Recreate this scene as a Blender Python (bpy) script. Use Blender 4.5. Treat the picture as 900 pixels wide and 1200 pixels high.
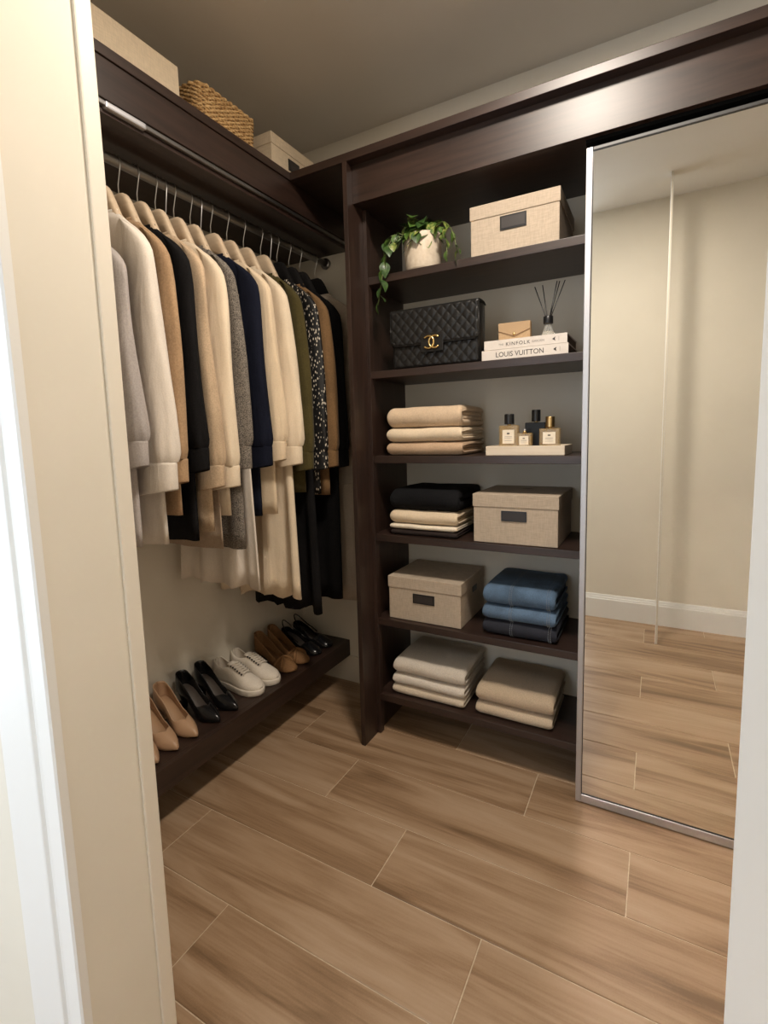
import bpy, bmesh, math, random
from mathutils import Vector, Matrix
random.seed(7)
PI = math.pi
for o in list(bpy.data.objects): bpy.data.objects.remove(o, do_unlink=True)
SC = bpy.context.scene
COL = SC.collection

# ------------------------------------------------------------------ camera
F, CX, CY = 578.51, 453.35, 573.17
YAW, PITCH, ROLL = math.radians(28.7476), math.radians(6.4195), math.radians(-1.529)
CAM = Vector((1.00716, -1.56859, 1.24216))
fw = Vector((-math.sin(YAW)*math.cos(PITCH), math.cos(YAW)*math.cos(PITCH), -math.sin(PITCH)))
rt = Vector((math.cos(YAW), math.sin(YAW), 0)); up = rt.cross(fw)
r2 = rt*math.cos(ROLL)+up*math.sin(ROLL); u2 = -rt*math.sin(ROLL)+up*math.cos(ROLL)
cd = bpy.data.cameras.new('camera'); cam = bpy.data.objects.new('camera', cd); COL.objects.link(cam)
cam.matrix_world = Matrix(((r2.x, u2.x, -fw.x, CAM.x), (r2.y, u2.y, -fw.y, CAM.y), (r2.z, u2.z, -fw.z, CAM.z), (0, 0, 0, 1)))
cd.sensor_fit = 'HORIZONTAL'; cd.sensor_width = 36; cd.lens = 36*F/900
cd.shift_x = (450-CX)/900; cd.shift_y = (CY-600)/900; cd.clip_start = .01
SC.camera = cam

# ------------------------------------------------------------------ world, light, exposure
w = bpy.data.worlds.new('world'); SC.world = w; w.use_nodes = True
bg = w.node_tree.nodes['Background']; bg.inputs[0].default_value = (.78, .885, 1.0, 1); bg.inputs[1].default_value = 2.8
SC.view_settings.view_transform = 'Standard'; SC.view_settings.look = 'None'
SC.view_settings.gamma = 1; SC.view_settings.use_curve_mapping = False
SC.view_settings.exposure = 0.15
SC.cycles.sample_clamp_indirect = 0; SC.cycles.blur_glossy = 0
LAMP = (0.74, -0.66, 2.551)
def lamp_light():
    l = bpy.data.lights.new('ceiling_light', 'AREA'); l.shape = 'DISK'; l.size = .26
    l.energy = 24.5; l.color = (1, .89, .765)
    o = bpy.data.objects.new('ceiling_light', l); COL.objects.link(o); o.location = (LAMP[0], LAMP[1], LAMP[2]-.012)
    return o
LIGHT = lamp_light()

# ------------------------------------------------------------------ materials
def lin(c):
    return tuple(((x/255)/12.92 if x/255 <= .04045 else (((x/255)+.055)/1.055)**2.4) for x in c)
class NT:
    def __init__(s, name):
        s.m = bpy.data.materials.new(name); s.m.use_nodes = True; s.t = s.m.node_tree
        s.b = s.t.nodes['Principled BSDF']
    def n(s, t, **k):
        x = s.t.nodes.new(t)
        for a, b in k.items():
            if a.startswith('i_'): x.inputs[a[2:].replace('_', ' ')].default_value = b
            else: setattr(x, a, b)
        return x
    def l(s, a, b): s.t.links.new(a, b)
    def coord(s, scale, rnd=False):
        tc = s.n('ShaderNodeTexCoord'); mp = s.n('ShaderNodeMapping'); mp.inputs['Scale'].default_value = scale
        s.l(tc.outputs['Object'], mp.inputs[0])
        if rnd:
            oi = s.n('ShaderNodeObjectInfo'); mu = s.n('ShaderNodeVectorMath', operation='SCALE'); mu.inputs['Scale'].default_value = 37.
            cm = s.n('ShaderNodeCombineXYZ')
            for i in range(3): s.l(oi.outputs['Random'], cm.inputs[i])
            s.l(cm.outputs[0], mu.inputs[0]); s.l(mu.outputs[0], mp.inputs['Location'])
        return mp.outputs[0]
    def ramp(s, fac, stops):
        r = s.n('ShaderNodeValToRGB'); e = r.color_ramp.elements
        while len(e) < len(stops): e.new(.5)
        for i, (p, c) in enumerate(stops): e[i].position = p; e[i].color = (*c, 1)
        s.l(fac, r.inputs[0]); return r.outputs[0]
    def bump(s, h, strength, dist=.002):
        b = s.n('ShaderNodeBump'); b.inputs['Strength'].default_value = strength; b.inputs['Distance'].default_value = dist
        s.l(h, b.inputs['Height']); s.l(b.outputs[0], s.b.inputs['Normal'])
def plain(name, col, rough=.5, metal=0, spec=.5, **k):
    t = NT(name); t.b.inputs['Base Color'].default_value = (*col, 1); t.b.inputs['Roughness'].default_value = rough
    t.b.inputs['Metallic'].default_value = metal; t.b.inputs['Specular IOR Level'].default_value = spec
    for a, v in k.items(): t.b.inputs[a.replace('_', ' ')].default_value = v
    return t.m
def noisy(name, c1, c2, scale=(30, 30, 30), rough=.8, bump=.15, detail=4, dist=.001, spec=.3, sheen=0, p=(.35, .65)):
    t = NT(name); co = t.coord(scale, True)
    nz = t.n('ShaderNodeTexNoise'); nz.inputs['Scale'].default_value = 1; nz.inputs['Detail'].default_value = detail
    t.l(co, nz.inputs[0]); t.l(t.ramp(nz.outputs[0], [(p[0], c1), (p[1], c2)]), t.b.inputs['Base Color'])
    t.b.inputs['Roughness'].default_value = rough; t.b.inputs['Specular IOR Level'].default_value = spec
    t.b.inputs['Sheen Weight'].default_value = sheen
    if bump: t.bump(nz.outputs[0], bump, dist)
    return t.m
def mul(c, f): return tuple(min(1, x*f) for x in c)
def fabric(name, col, scale=260, var=.16, bump=.25, weave=True, rough=.9):
    """woven cloth: thread-scale variation, slow tonal drift"""
    t = NT(name); co = t.coord((1, 1, 1), True)
    n1 = t.n('ShaderNodeTexNoise'); n1.inputs['Scale'].default_value = scale; n1.inputs['Detail'].default_value = 2; t.l(co, n1.inputs[0])
    n2 = t.n('ShaderNodeTexNoise'); n2.inputs['Scale'].default_value = 9; n2.inputs['Detail'].default_value = 3; t.l(co, n2.inputs[0])
    a = t.n('ShaderNodeMath', operation='ADD'); t.l(n1.outputs[0], a.inputs[0]); t.l(n2.outputs[0], a.inputs[1])
    h = t.n('ShaderNodeMath', operation='MULTIPLY'); h.inputs[1].default_value = .5; t.l(a.outputs[0], h.inputs[0])
    t.l(t.ramp(h.outputs[0], [(.35, mul(col, 1-var)), (.65, mul(col, 1+var))]), t.b.inputs['Base Color'])
    t.b.inputs['Roughness'].default_value = rough; t.b.inputs['Specular IOR Level'].default_value = .2 if max(col) > .05 else .08
    t.b.inputs['Sheen Weight'].default_value = .08 if max(col) > .05 else 0
    mp = t.n('ShaderNodeMapping'); mp.inputs['Scale'].default_value = (26, 26, 5); t.l(co, mp.inputs[0])
    n3 = t.n('ShaderNodeTexNoise'); n3.inputs['Scale'].default_value = 1; n3.inputs['Detail'].default_value = 3; n3.inputs['Distortion'].default_value = .8; t.l(mp.outputs[0], n3.inputs[0])
    b2 = t.n('ShaderNodeBump'); b2.inputs['Strength'].default_value = .55; b2.inputs['Distance'].default_value = .006; t.l(n3.outputs[0], b2.inputs['Height'])
    t.bump(n1.outputs[0], bump, .0012)
    nb = t.b.inputs['Normal'].links[0].from_node; t.l(b2.outputs[0], nb.inputs['Normal']); return t.m
def linen(name, col, var=.2):
    t = NT(name); tc = t.coord((1, 1, 1), True); hs = []
    for sc in ((400, 400, 40), (40, 40, 420)):
        mp = t.n('ShaderNodeMapping'); mp.inputs['Scale'].default_value = sc; t.l(tc, mp.inputs[0])
        n = t.n('ShaderNodeTexNoise'); n.inputs['Scale'].default_value = 1; n.inputs['Detail'].default_value = 1; t.l(mp.outputs[0], n.inputs[0]); hs.append(n)
    a = t.n('ShaderNodeMath', operation='ADD'); t.l(hs[0].outputs[0], a.inputs[0]); t.l(hs[1].outputs[0], a.inputs[1])
    h = t.n('ShaderNodeMath', operation='MULTIPLY'); h.inputs[1].default_value = .5; t.l(a.outputs[0], h.inputs[0])
    t.l(t.ramp(h.outputs[0], [(.36, mul(col, 1-var)), (.64, mul(col, 1+var*.7))]), t.b.inputs['Base Color'])
    t.b.inputs['Roughness'].default_value = .85; t.b.inputs['Specular IOR Level'].default_value = .25
    t.bump(h.outputs[0], .35, .0008); return t.m
def woodgrain(name, c1, c2, axis=0, rough=.35, spec=.5, stretch=14):
    t = NT(name); s = [60, 60, 60]; s[axis] = 60/stretch
    co = t.coord(tuple(s), True)
    n = t.n('ShaderNodeTexNoise'); n.inputs['Scale'].default_value = 1; n.inputs['Detail'].default_value = 5; n.inputs['Distortion'].default_value = .6; t.l(co, n.inputs[0])
    t.l(t.ramp(n.outputs[0], [(.3, c1), (.7, c2)]), t.b.inputs['Base Color'])
    t.b.inputs['Roughness'].default_value = rough; t.b.inputs['Specular IOR Level'].default_value = spec
    t.bump(n.outputs[0], .08, .0006); return t.m
def plank_material():
    t = NT('wood_look_tile'); co = t.coord((1, 1, 1), True)
    def noise(sc, det, dis=0):
        mp = t.n('ShaderNodeMapping'); mp.inputs['Scale'].default_value = sc; t.l(co, mp.inputs[0])
        n = t.n('ShaderNodeTexNoise'); n.inputs['Scale'].default_value = 1; n.inputs['Detail'].default_value = det; n.inputs['Distortion'].default_value = dis
        t.l(mp.outputs[0], n.inputs[0]); return n.outputs[0]
    a = noise((1.1, 9.5, 1), 5, 1.3); b = noise((5, 130, 1), 5, .5); c = noise((260, 260, 260), 1)
    def mad(x, f, y):
        m = t.n('ShaderNodeMath', operation='MULTIPLY_ADD'); m.inputs[1].default_value = f; t.l(x, m.inputs[0])
        if isinstance(y, float): m.inputs[2].default_value = y
        else: t.l(y, m.inputs[2])
        return m.outputs[0]
    oi = t.n('ShaderNodeObjectInfo')
    h = mad(a, .92, mad(b, .24, mad(c, .06, mad(oi.outputs['Random'], .10, -.13))))
    k = [lin((118, 92, 67)), lin((148, 119, 91)), lin((166, 138, 110)), lin((178, 152, 126))]
    t.l(t.ramp(h, [(.33, k[0]), (.46, k[1]), (.58, k[2]), (.74, k[3])]), t.b.inputs['Base Color'])
    t.b.inputs['Roughness'].default_value = .42; t.b.inputs['Specular IOR Level'].default_value = .45
    t.bump(b, .10, .0006); return t.m
M = {}
DW1, DW2 = lin((37, 25, 20)), lin((57, 40, 33))
for i, a in enumerate('xyz'): M['wood_'+a] = woodgrain('espresso_wood_'+a, DW1, DW2, i, .40, .6)
M['plank'] = plank_material()
M['grout'] = noisy('grout', lin((196, 178, 152)), lin((214, 196, 170)), (90, 90, 90), .9, .1)
M['wall'] = noisy('cream_wall_paint', lin((222, 215, 201)), lin((226, 219, 205)), (3, 3, 3), .75, 0)
M['ceiling'] = noisy('ceiling_paint', lin((216, 209, 198)), lin((220, 213, 202)), (3, 3, 3), .85, 0)
M['trim'] = plain('white_trim_paint', lin((232, 231, 228)), .42)
M['cream_trim'] = plain('cream_trim_paint', lin((226, 218, 204)), .5)
M['alu'] = plain('brushed_aluminium', (.58, .58, .60), .5, 1)
M['dark_metal'] = plain('gunmetal', (.36, .35, .34), .38, 1)
M['track'] = plain('dark_anodised', (.10, .10, .10), .55, 1)
M['mirror'] = plain('silvered_mirror', (.90, .91, .89), .0, 1)
M['black'] = plain('black_plastic', (.008, .008, .009), .35)
M['gap_shade'] = plain('dark_gap', (.004, .004, .004), .8, spec=.1)  # near-black puts the shade of the gap above the doors into the track colour
M['gold'] = plain('gold_metal', (.83, .60, .25), .25, 1)
M['brass'] = plain('brass_metal', (.62, .43, .20), .32, 1)
M['hanger'] = woodgrain('pale_beech', lin((205, 182, 154)), lin((220, 199, 172)), 0, .5, .4, 8)
M['steel'] = plain('steel_wire', (.62, .61, .59), .28, 1)
M['linen_box'] = linen('beige_linen', lin((184, 168, 149)), .12)
M['label_plate'] = plain('charcoal_label', lin((48, 42, 40)), .5)

# ------------------------------------------------------------------ mesh helpers
def link(name, me, mat=None, parent=None, smooth=False):
    o = bpy.data.objects.new(name, me); COL.objects.link(o)
    if mat is not None and not me.materials: me.materials.append(mat)
    if parent is not None: o.parent = parent
    if smooth:
        me.polygons.foreach_set('use_smooth', [True]*len(me.polygons))
    return o
def mk(name, V, Fc, mat, parent=None, smooth=False):
    me = bpy.data.meshes.new(name); me.from_pydata([tuple(v) for v in V], [], Fc); me.update()
    return link(name, me, mat, parent, smooth)
def fixn(o):
    bm = bmesh.new(); bm.from_mesh(o.data); bmesh.ops.remove_doubles(bm, verts=bm.verts, dist=1e-6)
    bmesh.ops.recalc_face_normals(bm, faces=bm.faces); bm.to_mesh(o.data); bm.free(); return o
def boxes(name, bl, mat, parent=None, bev=0, seg=2):
    """bl: list of (x0,x1,y0,y1,z0,z1) joined in one part"""
    bm = bmesh.new()
    for (x0, x1, y0, y1, z0, z1) in bl:
        vs = [bm.verts.new(p) for p in ((x0, y0, z0), (x1, y0, z0), (x1, y1, z0), (x0, y1, z0), (x0, y0, z1), (x1, y0, z1), (x1, y1, z1), (x0, y1, z1))]
        for f in ((3, 2, 1, 0), (4, 5, 6, 7), (0, 1, 5, 4), (1, 2, 6, 5), (2, 3, 7, 6), (3, 0, 4, 7)): bm.faces.new([vs[i] for i in f])
    if bev: bmesh.ops.bevel(bm, geom=bm.edges[:], offset=bev, segments=seg, affect='EDGES', profile=.6)
    me = bpy.data.meshes.new(name); bm.to_mesh(me); bm.free()
    return link(name, me, mat, parent)
def box(name, x0, x1, y0, y1, z0, z1, mat, parent=None, bev=0, seg=2): return boxes(name, [(x0, x1, y0, y1, z0, z1)], mat, parent, bev, seg)
def loft(name, rings, mat, parent=None, close=True, caps=(False, False), smooth=True):
    n = len(rings[0]); V = [p for r in rings for p in r]; Fc = []
    for i in range(len(rings)-1):
        for j in range(n if close else n-1):
            k = (j+1) % n; Fc.append((i*n+j, i*n+k, (i+1)*n+k, (i+1)*n+j))
    if caps[0]: Fc.append(tuple(reversed(range(n))))
    if caps[1]: Fc.append(tuple(range((len(rings)-1)*n, len(rings)*n)))
    return fixn(mk(name, V, Fc, mat, parent, smooth))
def frames(path):
    P = [Vector(p) for p in path]; out = []; nrm = None
    for i, p in enumerate(P):
        t = (P[min(i+1, len(P)-1)]-P[max(i-1, 0)]).normalized()
        if nrm is None:
            nrm = t.orthogonal().normalized()
        else:
            nrm = (nrm-t*nrm.dot(t)).normalized()
        out.append((p, t, nrm, t.cross(nrm)))
    return out
def tube(name, path, r, mat, parent=None, n=8, closed=False):
    rs = r if isinstance(r, (list, tuple)) else [r]*len(path); R = []
    for (p, t, a, b), q in zip(frames(path), rs):
        R.append([p+a*(q*math.cos(2*PI*j/n))+b*(q*math.sin(2*PI*j/n)) for j in range(n)])
    return loft(name, R, mat, parent, True, (True, True))
def ring_tube(path, r, n=6):
    """closed path tube -> verts, faces"""
    P = [Vector(p) for p in path]; m = len(P); V = []; Fc = []
    for i, p in enumerate(P):
        t = (P[(i+1) % m]-P[i-1]).normalized(); a = Vector((0, 0, 1)); a = (a-t*a.dot(t)).normalized(); b = t.cross(a)
        V += [p+a*(r*math.cos(2*PI*j/n))+b*(r*math.sin(2*PI*j/n)) for j in range(n)]
    for i in range(m):
        for j in range(n):
            k = (j+1) % n; q = (i+1) % m; Fc.append((i*n+j, i*n+k, q*n+k, q*n+j))
    return V, Fc
def lathe(name, prof, mat, parent=None, n=40, c=(0, 0, 0), smooth=True, sq=0):
    R = [[(c[0]+r*math.cos(2*PI*j/n), c[1]+r*math.sin(2*PI*j/n), c[2]+z) for j in range(n)] for r, z in prof]
    return loft(name, R, mat, parent, True, (prof[0][0] > .0005, prof[-1][0] > .0005), smooth)
def thing(name, label, cat, loc=(0, 0, 0), rz=0, group=None):
    o = bpy.data.objects.new(name, None); COL.objects.link(o); o.empty_display_size = .05
    o.location = loc; o.rotation_euler = (0, 0, rz); o['label'] = label; o['category'] = cat
    if group: o['group'] = group
    return o
def tag(o, label, cat, group=None):
    o['label'] = label; o['category'] = cat
    if group: o['group'] = group
    return o
def struct(o, label=None):
    o['kind'] = 'structure'
    if label: o['label'] = label
    return o
def dup(root, loc, rz, label, group=None):
    r = root.copy(); COL.objects.link(r); r.location = loc; r.rotation_euler = (0, 0, rz); r['label'] = label
    if group: r['group'] = group
    for ch in list(root.children):
        c = ch.copy(); COL.objects.link(c); c.parent = r
        for g in list(ch.children):
            d = g.copy(); COL.objects.link(d); d.parent = c
    return r
def solidify(o, th, off=-1):
    m = o.modifiers.new('thickness', 'SOLIDIFY'); m.thickness = th; m.offset = off; return o
def lerp(tab, s):
    for (a, va), (b, vb) in zip(tab, tab[1:]):
        if s <= b:
            u = (s-a)/(b-a) if b > a else 0; u = max(0, min(1, u)); u = u*u*(3-2*u) if False else u
            return va+(vb-va)*u
    return tab[-1][1]
def smooth_tab(tab, s):
    for (a, va), (b, vb) in zip(tab, tab[1:]):
        if s <= b:
            u = max(0, min(1, (s-a)/(b-a))); u = u*u*(3-2*u); return va+(vb-va)*u
    return tab[-1][1]
def text(name, body, size, mat, parent, loc, rot, ext=.0004, sx=1, align='LEFT', spacing=1):
    cu = bpy.data.curves.new(name, 'FONT'); cu.body = body; cu.size = size; cu.extrude = ext; cu.align_x = align; cu.space_character = spacing
    cu.resolution_u = 3
    o = bpy.data.objects.new(name, cu); COL.objects.link(o); bpy.context.view_layer.update()
    me = bpy.data.meshes.new_from_object(o.evaluated_get(bpy.context.evaluated_depsgraph_get()))
    bpy.data.objects.remove(o); me.materials.clear(); me.materials.append(mat)
    q = link(name, me, mat, parent); q.location = loc; q.rotation_euler = rot; q.scale = (sx, 1, 1); return q

# ------------------------------------------------------------------ room shell
XL, YB, ZC, XR, YR = -.6177, .428, 2.551, 2.2, -1.735
STX, STY0, STY1 = .207, -1.199, -1.039         # end of the cream wall return beside the hanging section
fl = struct(boxes('floor', [(-2.0, XR, -2.6, YB, -.06, -.0025)], M['grout']), 'wood-look plank tile floor with thin pale grout lines')
PW, PL, PG = .2208, .938, .0014
G1 = .14225
pm = {}
def plank(x0, x1, y0, y1):
    key = (round(x1-x0, 3), round(y1-y0, 3))
    if key not in pm:
        a, b = key; V = []; e = .0012
        V = [(-a/2, -b/2, -.006), (a/2, -b/2, -.006), (a/2, b/2, -.006), (-a/2, b/2, -.006),
             (-a/2, -b/2, -e), (a/2, -b/2, -e), (a/2, b/2, -e), (-a/2, b/2, -e),
             (-a/2+e, -b/2+e, 0), (a/2-e, -b/2+e, 0), (a/2-e, b/2-e, 0), (-a/2+e, b/2-e, 0)]
        Fc = [(8, 9, 10, 11)]+[(i, (i+1) % 4, 4+(i+1) % 4, 4+i) for i in range(4)]+[(4+i, 4+(i+1) % 4, 8+(i+1) % 4, 8+i) for i in range(4)]
        me = bpy.data.meshes.new('floor_plank'); me.from_pydata(V, [], Fc); me.update(); me.materials.append(M['plank']); pm[key] = me
    o = link('floor_plank', pm[key], None, fl); o.location = ((x0+x1)/2, (y0+y1)/2, 0)
OFF = {0: .349, 1: .664, 2: .035}
for i in range(-2, 14):
    y1 = G1-(i-1)*PW-PW; y0 = y1-PW
    y1, y0 = G1-(i-1)*PW, G1-i*PW
    ya, yb = max(y0, -2.6), min(y1, YB)
    if yb-ya < .004: continue
    xlo, xhi = (XL, XR) if ya > -1.1 else (-2.0, XR if ya > YR-.2 else .59)
    x = OFF[i % 3]-4*PL
    while x < xhi:
        a, b = max(x, xlo), min(x+PL, xhi)
        if b-a > .01: plank(a+PG, b-PG, ya+PG, yb-PG)
        x += PL
struct(box('ceiling', -2.0, XR, -2.6, YB, ZC, ZC+.06, M['ceiling']), 'plain taupe ceiling of the closet')
struct(box('wall_back', XL-.1, XR+.1, YB, YB+.1, -.06, ZC+.06, M['wall']), 'cream back wall behind the shelves')
struct(box('wall_left', XL-.1, XL, STY1, YB, -.06, ZC+.06, M['wall']), 'cream left wall behind the hanging clothes')
struct(box('wall_right', XR, XR+.1, YR-.1, YB, -.06, ZC+.06, M['wall']), 'cream right wall')
struct(box('wall_rear', .59, XR, YR-.1, YR, -.06, ZC+.06, M['wall']), 'cream wall facing the mirrored door')
struct(boxes('added_wall_far', [(-2.0, -1.0, -2.7, -2.6, -.06, ZC+.06), (.55, .69, -2.7, -2.6, -.06, ZC+.06), (-1.0, .55, -2.7, -2.6, -.06, .35), (-1.0, .55, -2.7, -2.6, 2.35, ZC+.06)], M['wall']), 'added unseen pale wall outside the closet that limits the daylight')  # unseen wall added to hold daylight off the casing, opened for shelf fill
w1 = struct(boxes('added_window_1', [(-1.0, -.96, -2.69, -2.61, .35, 2.35), (.51, .55, -2.69, -2.61, .35, 2.35), (-.96, .51, -2.69, -2.61, .35, .39), (-.96, .51, -2.69, -2.61, 2.31, 2.35)], M['trim']), 'added unseen white window frame letting daylight into the closet')  # unseen window added to bring neutral daylight onto the shelves
struct(box('added_wall_side', .59, .69, -2.6, YR-.1, -.06, ZC+.06, M['wall']), 'added unseen pale side wall outside the closet that bounds the daylight')  # unseen jog added with the far wall to narrow where daylight enters
wr = struct(box('wall_front', -2.0, STX, STY0+.014, STY1, 0, ZC, M['wall']), 'cream wall return at the end of the hanging rail')
# baseboards
def baseboard(name, x0, x1, y, sgn, h, label):
    pr = [(0, 0), (.016, 0), (.016, h*.80), (.012, h*.84), (.012, h*.88), (.009, h*.90), (.006, h*.985), (.003, h), (0, h)]
    R = [[(x, y+sgn*d, z) for d, z in pr] for x in (x0, x1)]
    return struct(loft(name, R, M['trim'], None, True, (True, True), False), label)
baseboard('baseboard_rear', .59, XR, YR, 1, .155, 'tall white moulded baseboard along the rear wall')
struct(box('baseboard_back', XL, -.006, YB-.012, YB, 0, .134, M['wall'], None, .002), 'low cream baseboard of the back wall')
# corner bead and white casing of the wall return
struct(boxes('trim_1', [(STX-.03, STX+.005, STY1-.024, STY1+.004, 0, ZC)], M['cream_trim'], None, .003), 'cream corner bead on the edge of the wall return')
R = []
prof = [(STX+.0015, STY0+.016), (STX+.0015, STY0+.003), (STX-.002, STY0), (.172, STY0), (.168, STY0+.003), (.164, STY0+.008), (.156, STY0+.010), (.146, STY0+.008), (.143, STY0+.003), (.140, STY0+.002), (.040, STY0+.002), (.037, STY0+.005), (.037, STY0+.016)]
struct(loft('trim_2', [[(x, y, z) for x, y in prof] for z in (0, ZC)], M['trim'], None, True, (True, True), False), 'white moulded casing on the end of the wall return')
# slim door jamb beside the camera
d1 = struct(box('trim_3', 1.0296, 1.0416, -1.475, -1.409, 0, ZC, M['trim'], None, .0025), 'slim white door jamb standing in front of the mirrored door')
box('edge_band', 1.0318, 1.0394, -1.4100, -1.4082, .0, ZC, M['wall'], d1)

# ------------------------------------------------------------------ ceiling lamp
lp = thing('ceiling_downlight', 'round white flush downlight set into the closet ceiling', 'ceiling light', LAMP)
lathe('trim_ring', [(.122, -.001), (.150, -.001), (.152, -.005), (.140, -.010), (.124, -.010), (.122, -.001)], M['trim'], lp, 48)
lens = NT('lamp_diffuser'); lens.b.inputs['Base Color'].default_value = (.9, .85, .75, 1); lens.b.inputs['Emission Color'].default_value = (1, .89, .765, 1); lens.b.inputs['Emission Strength'].default_value = 8
lathe('diffuser', [(.0001, -.006), (.121, -.006), (.121, -.002), (.0001, -.002)], lens.m, lp, 48)

# ------------------------------------------------------------------ wardrobe with open shelves
wd = thing('wardrobe', 'dark brown built-in wardrobe with open shelves and a deep header', 'wardrobe', (0, 0, 0))
ZT = 2.2236; ZB = 2.196; ZH = 2.066; YS = .106
XE = 1.62
end = box('end_panel', 0, .018, 0, YB, 0, ZB, M['wood_z'], wd, .0015)
box('jamb_strip', .018, .034, .100, .128, .004, ZH, M['wood_z'], wd, .001)
box('top_board', XL, XR, 0, YB, ZB, ZT, M['wood_x'], wd, .0015)
box('header_panel', .018, XR, .036, .056, ZH, ZB, M['wood_x'], wd, .001)
box('soffit_panel', .018, XR, .056, YB, ZH+.006, ZH+.022, M['wood_x'], wd)
SH = [1.8264, 1.4793, 1.1553, .8449, .4984, .1735]
for i, z in enumerate(SH): box('shelf', .018, XE, YS, YB, z-.027, z, M['wood_x'], wd, .0015)
box('divider_panel', XE, XE+.02, YS, YB, 0, ZH, M['wood_z'], wd, .001)
box('end_panel', XR-.02, XR, 0, YB, 0, ZB, M['wood_z'], wd, .001)
box('door_track', .80, XR-.02, .058, .100, ZH-.008, ZH+.006, M['gap_shade'], wd)
def mirror_door(x0, x1, y, label):
    z0, z1 = .004, 2.046; t = .020
    d = thing('mirrored_door', label, 'sliding door', (x0, y, z0), 0, None)
    W, H = x1-x0, z1-z0
    me = box('mirror', .018, W-.018, .006, .012, .027, H-.010, M['mirror'], d)
    box('stile', 0, .0175, 0, t, 0, H, M['alu'], d, .002)
    box('stile', W-.0175, W, 0, t, 0, H, M['alu'], d, .002)
    box('rail', .0175, W-.0175, .001, t-.002, 0, .027, M['alu'], d, .002)
    box('rail', .0175, W-.0175, .001, t-.002, H-.010, H, M['track'], d, .002)
    box('gasket', .0175, .0195, .004, .0065, .027, H-.014, M['black'], d)
    box('gasket', .0175, W-.0175, .004, .0065, .027, .0295, M['black'], d)
    return d
mirror_door(.8019, 1.56, .060, 'silver-framed mirrored sliding door covering the right of the shelves')
mirror_door(1.50, XR-.022, .084, 'rear mirrored sliding door tucked behind the front one')

# ------------------------------------------------------------------ overhead shelf above the hanging clothes
XF = -.232
ov = thing('overhead_shelf', 'dark brown overhead shelf with deep fascia above the hanging clothes', 'shelf', (XL, STY1, 2.07))
OX, OY, OZ = -XL, -STY1, -2.07
def ob(n, x0, x1, y0, y1, z0, z1, m, bev=.001): return box(n, x0+OX, x1+OX, y0+OY, y1+OY, z0+OZ, z1+OZ, m, ov, bev)
ob('shelf_board', XL, XF, STY1+.006, -.0005, ZB, ZT, M['wood_y'], .0015)
ob('fascia', XF-.024, XF-.006, STY1+.006, YB, 2.098, ZB, M['wood_y'])
ob('soffit', XL, XF-.024, STY1+.006, YB, 2.072, 2.088, M['wood_y'])
box('light_rail', XF-.024+OX, XF-.012+OX, .006, YB+OY, 2.086+OZ, 2.098+OZ, M['dark_metal'], ov, .002)
box('rail_cover', XF-.026+OX, XF-.008+OX, -.715+OY, -.60+OY, 2.081+OZ, 2.097+OZ, M['alu'], ov, .004)
# rod
RX, RZ = -.38, 2.0375
rd = thing('clothes_rod', 'round grey metal clothes rod under the overhead shelf', 'rail', (RX, STY1, RZ))
tube('rod', [(0, .004+i*.05, 0) for i in range(26)]+[(0, YB-STY1-.004, 0)], .0145, M['dark_metal'], rd, 16)
for yy in (.001, YB-STY1-.009):
    tube('flange', [(0, yy, 0), (0, yy+.008, 0)], .025, M['dark_metal'], rd, 20)
# shoe shelf
XS, ZS = -.3244, .215
ss = thing('shoe_shelf', 'thick dark brown low shelf holding a row of shoes', 'shelf', (XL, STY1, .133))
box('board', 0, XS-XL-.02, .004, YB-STY1, .058, ZS-.133, M['wood_y'], ss, .001)
box('front_edge', XS-XL-.02, XS-XL, .004, YB-STY1, 0, ZS-.133, M['wood_y'], ss, .002)

# ------------------------------------------------------------------ hangers and hanging clothes
def hanger_meshes(mat_name, key):
    tab_t = [(0, 1.950), (.018, 1.949), (.034, 1.941), (.046, 1.925), (.060, 1.897), (.08, 1.858), (.12, 1.816), (.14, 1.800), (.148, 1.790), (.152, 1.780)]
    tab_h = [(0, .075), (.03, .075), (.05, .066), (.08, .044), (.12, .034), (.14, .028), (.148, .022), (.152, .010)]
    R = []
    xs = [-.152, -.148, -.144, -.14, -.13, -.12, -.1, -.08, -.07, -.06, -.052, -.046, -.04, -.034, -.026, -.018, -.008]
    xs = xs+[-x for x in reversed(xs)]
    for x in xs:
        t = lerp(tab_t, abs(x)); h = lerp(tab_h, abs(x)); th = .0115; yo = -.004*(abs(x)/.19)**2
        ring = []
        for j in range(12):
            a = 2*PI*j/12; c, s = math.cos(a), math.sin(a)
            ring.append((x, yo+th*math.copysign(abs(c)**.6, c), t-h/2-1.950+h/2*math.copysign(abs(s)**.6, s)))
        R.append(ring)
    o = loft('hanger_body', R, M[mat_name], None, True, (True, True)); me = o.data; bpy.data.objects.remove(o)
    return me
HMESH = {'wood': hanger_meshes('hanger', 'wood')}
M['black_hanger'] = fabric('black_velvet', (.012, .011, .011), 400, .3, .2)
HMESH['black'] = hanger_meshes('black_hanger', 'black')
def hook_path(zc):
    """from the hanger crest up, over the rod (local origin = hanger crest, rod at height dz)"""
    dz = RZ-zc; rr = .0170; P = [(0, 0, -.006), (0, 0, dz*.28), (.004, 0, dz*.42), (rr*1.0, 0, dz-.012)]
    for k in range(0, 11):
        a = -.25+k*(PI+.55)/10; P.append((rr*math.cos(a), 0, dz+rr*math.sin(a)))
    return P
HK = {}
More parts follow.
